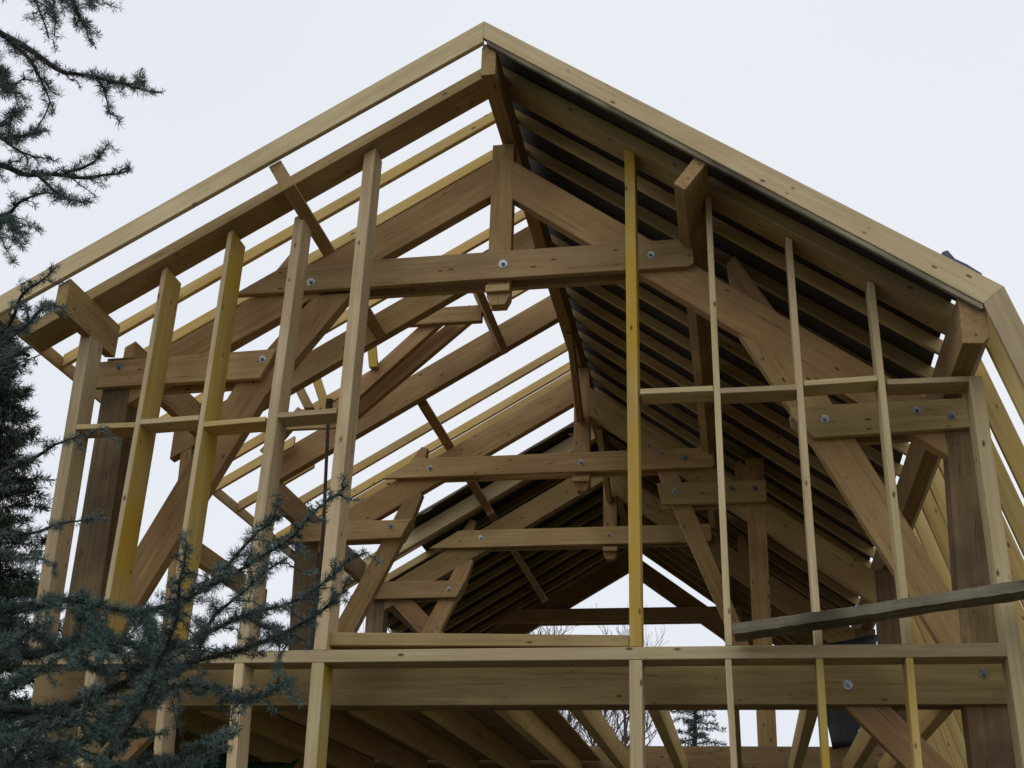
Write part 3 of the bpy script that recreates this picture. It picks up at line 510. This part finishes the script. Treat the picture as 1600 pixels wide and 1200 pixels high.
def tube(bm, pts, rad, n=8):
    rings = []
    for i, p in enumerate(pts):
        p = Vector(p); q = Vector(pts[min(i + 1, len(pts) - 1)]) - Vector(pts[max(i - 1, 0)]); q.normalize()
        s = q.cross(Vector((.3, .5, .81))).normalized(); t = q.cross(s); r = rad[i] if isinstance(rad, (list, tuple)) else rad
        rings.append([bm.verts.new(p + r * (math.cos(2 * math.pi * k / n) * s + math.sin(2 * math.pi * k / n) * t)) for k in range(n)])
    for a, b in zip(rings, rings[1:]):
        for k in range(n): bm.faces.new((a[k], a[(k + 1) % n], b[(k + 1) % n], b[k]))
    if n > 2: bm.faces.new(rings[0]); bm.faces.new(rings[-1][::-1])
tube(bm, [(-1.60, .86, .001), (-1.60, .86, 1.2), (-1.655, .86, 2.30)], .015); tube(bm, [(-1.655, .86, 2.30), (-1.655, .86, 2.40)], .032)
bm.to_mesh(me); bm.free()
tag(link('steel_prop', me, RUST), 'thin rusty steel rod standing upright behind the gable studs left of the window opening', 'steel rod')
def cloth(name, pts, m, label, cat, amp=.05, n=14, seed=3.):
    a, b, c, d = [Vector(p) for p in pts]; V = []; F = []
    nrm = (b - a).cross(d - a).normalized()
    for j in range(n + 1):
        for i in range(n + 1):
            s, t = i / n, j / n; p = (a * (1 - s) + b * s) * (1 - t) + (d * (1 - s) + c * s) * t
            V.append(p + nrm * amp * (noise.noise(p * 4 + Vector((seed, 0, 0))) + .5 * noise.noise(p * 11)))
    for j in range(n):
        for i in range(n): k = j * (n + 1) + i; F.append((k, k + 1, k + n + 2, k + n + 1))
    me = bpy.data.meshes.new(name); me.from_pydata(V, [], F); me.update()
    for p in me.polygons: p.use_smooth = True
    o = link(name, me, m); s = o.modifiers.new('t', 'SOLIDIFY'); s.thickness = .004
    return tag(o, label, cat)
cloth('blue_tarpaulin', [(2.74, 5.24, .0), (2.98, 5.24, .04), (3.33, 5.27, 1.24), (2.6, 5.27, 1.10)], BLUE, 'dark blue tarpaulin hanging from the second truss behind the sloping plank', 'tarpaulin')
# pile of boards under a green tarpaulin on the lower floor
g = cloth('green_tarpaulin', [(-4.3, 1.1, -1.35), (-1.95, 1.1, -1.45), (-2.1, 2.2, -.52), (-4.2, 2.2, -.42)], GREEN, 'green tarpaulin sheet stretched behind the cedar twigs at the lower left', 'tarpaulin', .12, 20, 9.)

# ------------------------------------------------------------------ ground
def grid_ground():
    V = []; F = []; n = 60
    for j in range(n + 1):
        for i in range(n + 1):
            sx = (i / n - .5) * 2; sy = (j / n - .5) * 2
            X = math.copysign(abs(sx) ** 3, sx) * 600; Y = math.copysign(abs(sy) ** 3, sy) * 600
            V.append((X, Y, -3.26 + .04 * noise.noise(Vector((X * .5, Y * .5, 0)))))
    for j in range(n):
        for i in range(n): k = j * (n + 1) + i; F.append((k, k + 1, k + n + 2, k + n + 1))
    me = bpy.data.meshes.new('ground'); me.from_pydata(V, [], F); me.update(); tag(link('ground', me, GROUND), kind='structure')
grid_ground()

# ------------------------------------------------------------------ cedar in the foreground
def rvec(): 
    while True:
        v = Vector([random.uniform(-1, 1) for _ in range(3)])
        if .05 < v.length < 1: return v.normalized()
class Needles:
    """collects rosettes and turns them all into thin blades at once"""
    def __init__(s): s.P = []; s.D = []; s.n = []; s.L = []; s.w = []; s.s = []
    def tuft(s, p, d, n, L, w, spread=1.0):
        s.P.append(tuple(p)); s.D.append(tuple(d)); s.n.append(n); s.L.append(L); s.w.append(w); s.s.append(spread)
    def obj(s, name, m, parent=None):
        rg = np.random.default_rng(len(s.P)); n = np.array(s.n, int)
        P, D = np.repeat(np.array(s.P), n, 0), np.repeat(np.array(s.D), n, 0); L, w, sp = [np.repeat(np.array(a), n)[:, None] for a in (s.L, s.w, s.s)]; k = len(P)
        unit = lambda a: a / (np.linalg.norm(a, axis=1, keepdims=True) + 1e-9)
        v = unit(D * rg.uniform(-.1, 1, (k, 1)) + unit(rg.normal(size=(k, 3))) * sp); l = L * rg.uniform(.6, 1.12, (k, 1))
        side = unit(np.cross(v, rg.normal(size=(k, 3)))) * w / 2
        V = np.empty((k, 4, 3)); V[:, 0] = P - side * .7; V[:, 1] = P + v * l * .5 - side; V[:, 2] = P + v * l; V[:, 3] = P + v * l * .5 + side
        me = bpy.data.meshes.new(name); me.vertices.add(4 * k); me.vertices.foreach_set('co', V.astype('f').ravel())
        me.loops.add(4 * k); me.loops.foreach_set('vertex_index', np.arange(4 * k, dtype='i')); me.polygons.add(k); me.polygons.foreach_set('loop_start', np.arange(0, 4 * k, 4, dtype='i'))
        me.update(calc_edges=True); me.validate(); s.F = range(k); return link(name, me, m, parent)
def smooth(pts, per=6):
    P = [Vector(p) for p in pts]; P = [P[0] * 2 - P[1]] + P + [P[-1] * 2 - P[-2]]; out = []
    for i in range(1, len(P) - 2):
        a, b, c, d = P[i - 1:i + 3]
        for k in range(per):
            t = k / per; out.append(.5 * ((2 * b) + (c - a) * t + (2 * a - 5 * b + 4 * c - d) * t * t + (3 * b - a - 3 * c + d) * t ** 3))
    return out + [P[-2]]
def resample(pts, step):
    out = [pts[0]]; acc = 0
    for a, b in zip(pts, pts[1:]):
        l = (b - a).length; t = step - acc
        while t < l: out.append(a.lerp(b, t / l)); t += step
        acc = (acc + l) % step if l else acc
    return out + [pts[-1]]
cedar_base = Vector((-1.05, -5.85, -3.25))
cedar = tag(empty('cedar_tree', cedar_base), 'blue grey cedar reaching its needled branches in from the left foreground', 'tree')
TI = Matrix.Translation(-cedar_base)
bmw = bmesh.new()
tp = [cedar_base + Vector((.06 * math.sin(z * 1.3), .05 * math.cos(z), z)) for z in (0, .5, 1.2, 2, 3, 4, 5, 6, 7.5)]
tube(bmw, tp, [.21, .17, .155, .15, .14, .12, .10, .07, .02], 14)
ndl = Needles()
def trunk_at(z): return cedar_base + Vector((0, 0, max(.5, min(7., z - cedar_base.z))))
far_side = []          # boughs on the side turned away from the house
for k in range(20):
    az = math.radians(random.uniform(125, 250)); z = -1.6 + k * .29; R = random.uniform(1.1, 1.7) * (1 - k * .025); t0 = cedar_base + Vector((0, 0, z + 3.25))
    far_side.append((.012, .8, [tuple(t0 + Vector((math.cos(az + .1 * j) * R * j / 5, math.sin(az + .1 * j) * R * j / 5, .18 * R * (j / 5 - 1.3 * (j / 5) ** 2)))) for j in range(1, 6)]))
for r, dens, pts in CEDAR + far_side:
    p = smooth(pts); 
    if r >= .009: p = smooth([trunk_at(p[0].z - .1)] + [Vector(q) for q in pts])
    p = [q + Vector([.012 * noise.noise(q * 9 + Vector((k, 0, 0))) for k in (0, 7, 15)]) for q in p]; n = len(p)
    tube(bmw, p, [max(.0012, r * (1 - .9 * i / n)) for i in range(n)], 6)
    fine = resample(p, .011 if dens >= .9 else .013); nf = len(fine); big = dens >= .9
    for i, q in enumerate(fine):
        t = i / nf; d = (fine[min(i + 1, nf - 1)] - fine[i - 1 if i else 0]).normalized()
        fade = 1. if t < .62 else max(.42, 1 - (t - .62) * 1.5)
        if r >= .009 and t < .06: continue
        ndl.tuft(q + rvec() * .012 * fade, d * .1 + rvec() * .9 + Vector((0, 0, .2)), int((48 if dens >= .9 else 40) * fade), .030 * fade, .0015)
    # side twigs
    step = (.026 if big else .040) / max(.2, dens)
    tw = resample(p, step)
    for i, q in enumerate(tw[1:-1], 1):
        t = i / len(tw)
        if r >= .009 and t < .08: continue
        d = (tw[i + 1] - tw[i - 1]).normalized(); s = rvec(); s = (s - d * s.dot(d)).normalized()
        if s.z < -.3 and random.random() < .4: s.z *= -1
        s.z *= .55; s = (s * .9 + d * 1.0 + Vector((0, 0, -.03))).normalized(); L = random.uniform(.05, .17) * (1.1 - .75 * t) * (.65 + .45 * dens) * (1.0 if big else 1.)
        e = [q + s * L * k / 4 + Vector((0, 0, -.03 * (k / 4) ** 2 * L / .1)) + rvec() * .003 * k for k in range(5)]
        tube(bmw, e, [.0026, .0022, .0018, .0014, .001], 4)
        for u in resample(e, .0115): ndl.tuft(u + rvec() * .005, s * .2 + rvec() * .9 + Vector((0, 0, .15)), int((42 if big else 26) * (1 - .5 * t)), .027 * (1 - .4 * t), .0014)
me = bpy.data.meshes.new('trunk'); bmw.to_mesh(me); bmw.free()
for pl in me.polygons: pl.use_smooth = True
o = link('trunk', me, BARK, cedar); o.matrix_parent_inverse = TI
o = ndl.obj('foliage', NEEDLE, cedar); o.matrix_parent_inverse = TI
print('cedar needles', len(ndl.F))
# bare twig with small round catkins in front of the cedar
root = tag(empty('berry_twig', TWIG[0][0]), 'thin bare twig carrying small round dark buds under the left eaves', 'twig')
TB = Matrix.Translation(-Vector(TWIG[0][0]))
bmw = bmesh.new()
for t_ in TWIG: tube(bmw, smooth(t_), .0016, 5)
me = bpy.data.meshes.new('stem'); bmw.to_mesh(me); bmw.free(); o = link('stem', me, TWIGM, root); o.matrix_parent_inverse = TB
for c_ in CONES:
    bm = bmesh.new(); bmesh.ops.create_icosphere(bm, subdivisions=2, radius=.0052, matrix=Matrix.Translation(c_)); me = bpy.data.meshes.new('bud'); bm.to_mesh(me); bm.free()
    o = link('bud', me, UNDER, root); o.matrix_parent_inverse = TB

# ------------------------------------------------------------------ conifer beyond the left corner of the house
def conifer(name, base, h, rmax, m, label, cat, group=None, z0=.15, nb=90, twl=.35, tuftL=.09, tw=.007, per=9, droop=.25, low=1.):
    root = tag(empty(name, base), label, cat, group=group); base = Vector(base); TI = Matrix.Translation(-base)
    bw = bmesh.new(); tube(bw, [base + Vector((.05 * math.sin(k), .05 * math.cos(k * 1.7), h * k / 8)) for k in range(9)], [.022 * h * (1 - .11 * k) for k in range(9)], 10)
    nd = Needles()
    for i in range(nb):
        t = z0 + (1 - z0) * (i / nb) ** 1.05; z = h * t; a = i * 2.399 + random.uniform(-.3, .3)
        R = rmax * (1 - t) ** .75 * random.uniform(.6, 1.08) * low + .12
        pts = []
        for k in range(9):
            s = k / 8; pts.append(base + Vector((math.cos(a + .15 * s) * R * s, math.sin(a + .15 * s) * R * s, z + R * (.28 * s - droop * s * s) + .1 * noise.noise(Vector((i, k * .4, 0))))))
        tube(bw, pts, [.012 * h / 6 * (1 - .1 * k) for k in range(9)], 5)
        for q_i, q in enumerate(resample([Vector(p) for p in pts], tuftL * .8)):
            d = (pts[-1] - pts[0]).normalized(); s = q_i
            for _ in range(3):
                side = Vector((-d.y, d.x, 0)) * random.choice((-1, 1)); v = (side * random.uniform(.3, 1.) + d * random.uniform(.3, 1) + Vector((0, 0, random.uniform(-.35, .35)))).normalized()
                L = twl * random.uniform(.3, 1) * (1 - .5 * (q - pts[0]).length / max(.1, R))
                for u in range(max(1, int(L / (tuftL * .6)))): nd.tuft(q + v * u * tuftL * .6, v, per, tuftL, tw, .75)
    me = bpy.data.meshes.new('trunk'); bw.to_mesh(me); bw.free(); o = link('trunk', me, BARK, root); o.matrix_parent_inverse = TI
    o = nd.obj('crown', m, root); o.matrix_parent_inverse = TI; print(name, len(nd.F))
    return root
conifer('conifer_tree', (-6.5, 2.5, -3.25), 7.6, 2.3, NEEDLE2, 'dense dark green conifer standing beyond the left corner of the house', 'tree', nb=430, twl=.52, tuftL=.10, tw=.009, per=11, z0=.08, droop=.1)
conifer('spruce_tree', (.2, 35, -3.25), 9.9, 3.2, SPRUCE, 'distant spruce top seen under the gable tie beam', 'tree', nb=85, twl=.42, tuftL=.17, tw=.025, per=5, z0=.3)
conifer('spruce_tree', (1.45, 36.5, -3.25), 7.5, 1.7, SPRUCE, 'smaller distant spruce tip right of the taller spruce', 'tree', nb=40, twl=.3, tuftL=.15, tw=.02, per=4, z0=.4)

# ------------------------------------------------------------------ bare trees far behind
def bare(name, base, h, label, seed, spread=.42):
    rnd = random.Random(seed); base = Vector(base); root = tag(empty(name, base), label, 'tree'); bw = bmesh.new(); bt = bmesh.new()
    def grow(p, d, L, r, lvl):
        pts = [p]; q = p; dd = d
        for k in range(5):
            dd = (dd + Vector([rnd.uniform(-.13, .13) for _ in range(3)]) + Vector((0, 0, .06))).normalized(); q = q + dd * L / 5; pts.append(q)
        tube(bw if lvl < 2 else bt, pts, [max(.007, r * (1 - .14 * k)) for k in range(6)], 6 if lvl < 2 else 3)
        if lvl >= 5: return
        n = (5, 5, 5, 4, 3, 0)[lvl]
        for k in range(n):
            t = .35 + .65 * (k + rnd.random()) / n; i = min(4, int(t * 5)); b = pts[i].lerp(pts[i + 1], t * 5 - i if t < 1 else 1)
            v = Vector([rnd.uniform(-1, 1) for _ in range(3)]); v = (v - dd * v.dot(dd)).normalized()
            grow(b, (dd * .8 + v * spread * 1.5 + Vector((0, 0, .25))).normalized(), L * rnd.uniform(.5, .72), r * .5, lvl + 1)
    grow(base, Vector((0, 0, 1)), h * .42, h * .017, 0)
    me = bpy.data.meshes.new('trunk'); bw.to_mesh(me); bw.free(); o = link('trunk', me, TWIGM, root); o.matrix_parent_inverse = Matrix.Translation(-base)
    me = bpy.data.meshes.new('crown'); bt.to_mesh(me); bt.free(); o = link('crown', me, TWIGM, root); o.matrix_parent_inverse = Matrix.Translation(-base)
bare('bare_tree', (-5.4, 34, -3.25), 15.6, 'leafless tree with fine twigs seen through the far gable', 11)
bare('bare_tree', (-4.0, 37, -3.25), 14.6, 'second leafless tree further back, right of the first one beyond the far gable', 5)

# ------------------------------------------------------------------ camera, light, sky
cd = bpy.data.cameras.new('camera'); cam = bpy.data.objects.new('camera', cd); COL.objects.link(cam); scene.camera = cam
r, u, f = Vector(CAM['right']), Vector(CAM['up']), Vector(CAM['fwd'])
mw = Matrix((r, u, -f)).transposed().to_4x4(); mw.translation = Vector(CAM['loc']); cam.matrix_world = mw
cd.sensor_width = 36; cd.lens = 36 * CAM['f'] / 1600; cd.clip_start = .05; cd.clip_end = 3000
scene.render.resolution_x = 1024; scene.render.resolution_y = 768
sun_el, sun_az = 52., -35.      # high diffuse sun behind the camera's left shoulder
sd = bpy.data.lights.new('sun', 'SUN'); sd.energy = SUN; sd.angle = math.radians(60); sd.color = (1., .97, .9)
so = bpy.data.objects.new('sun', sd); COL.objects.link(so)
dirn = Vector((math.sin(math.radians(sun_az)) * math.cos(math.radians(sun_el)), -math.cos(math.radians(sun_az)) * math.cos(math.radians(sun_el)), math.sin(math.radians(sun_el))))
so.rotation_euler = dirn.to_track_quat('Z', 'Y').to_euler(); so.location = dirn * 20
w = bpy.data.worlds.new('World'); scene.world = w; w.use_nodes = True; nt = w.node_tree; bg = nt.nodes['Background']; L = nt.links.new
sky = N(nt, 'ShaderNodeTexSky', sky_type='NISHITA'); sky.sun_disc = False; sky.sun_elevation = math.radians(sun_el); sky.sun_rotation = math.atan2(dirn.x, dirn.y)
sky.air_density = 1; sky.dust_density = 6
hs = N(nt, 'ShaderNodeHueSaturation'); hs.inputs['Saturation'].default_value = .12; L(sky.outputs[0], hs.inputs['Color'])
# an even overcast layer over the sky
tc = N(nt, 'ShaderNodeTexCoord'); cn = N(nt, 'ShaderNodeTexNoise'); cn.inputs['Scale'].default_value = 1.1; cn.inputs['Detail'].default_value = 3; L(tc.outputs['Generated'], cn.inputs['Vector'])
cr = ramp(nt, [(.3, (8.3, 8.7, 9.65)), (.7, (9.2, 9.5, 10.05))]); L(cn.outputs['Fac'], cr.inputs[0])
mx = N(nt, 'ShaderNodeMix', data_type='RGBA'); mx.inputs['Factor'].default_value = .88; L(hs.outputs[0], mx.inputs['A']); L(cr.outputs[0], mx.inputs['B'])
L(mx.outputs['Result'], bg.inputs['Color']); bg.inputs['Strength'].default_value = .10
scene.view_settings.view_transform = 'Standard'; scene.view_settings.look = 'None'; scene.view_settings.gamma = 1; scene.view_settings.exposure = EXPO
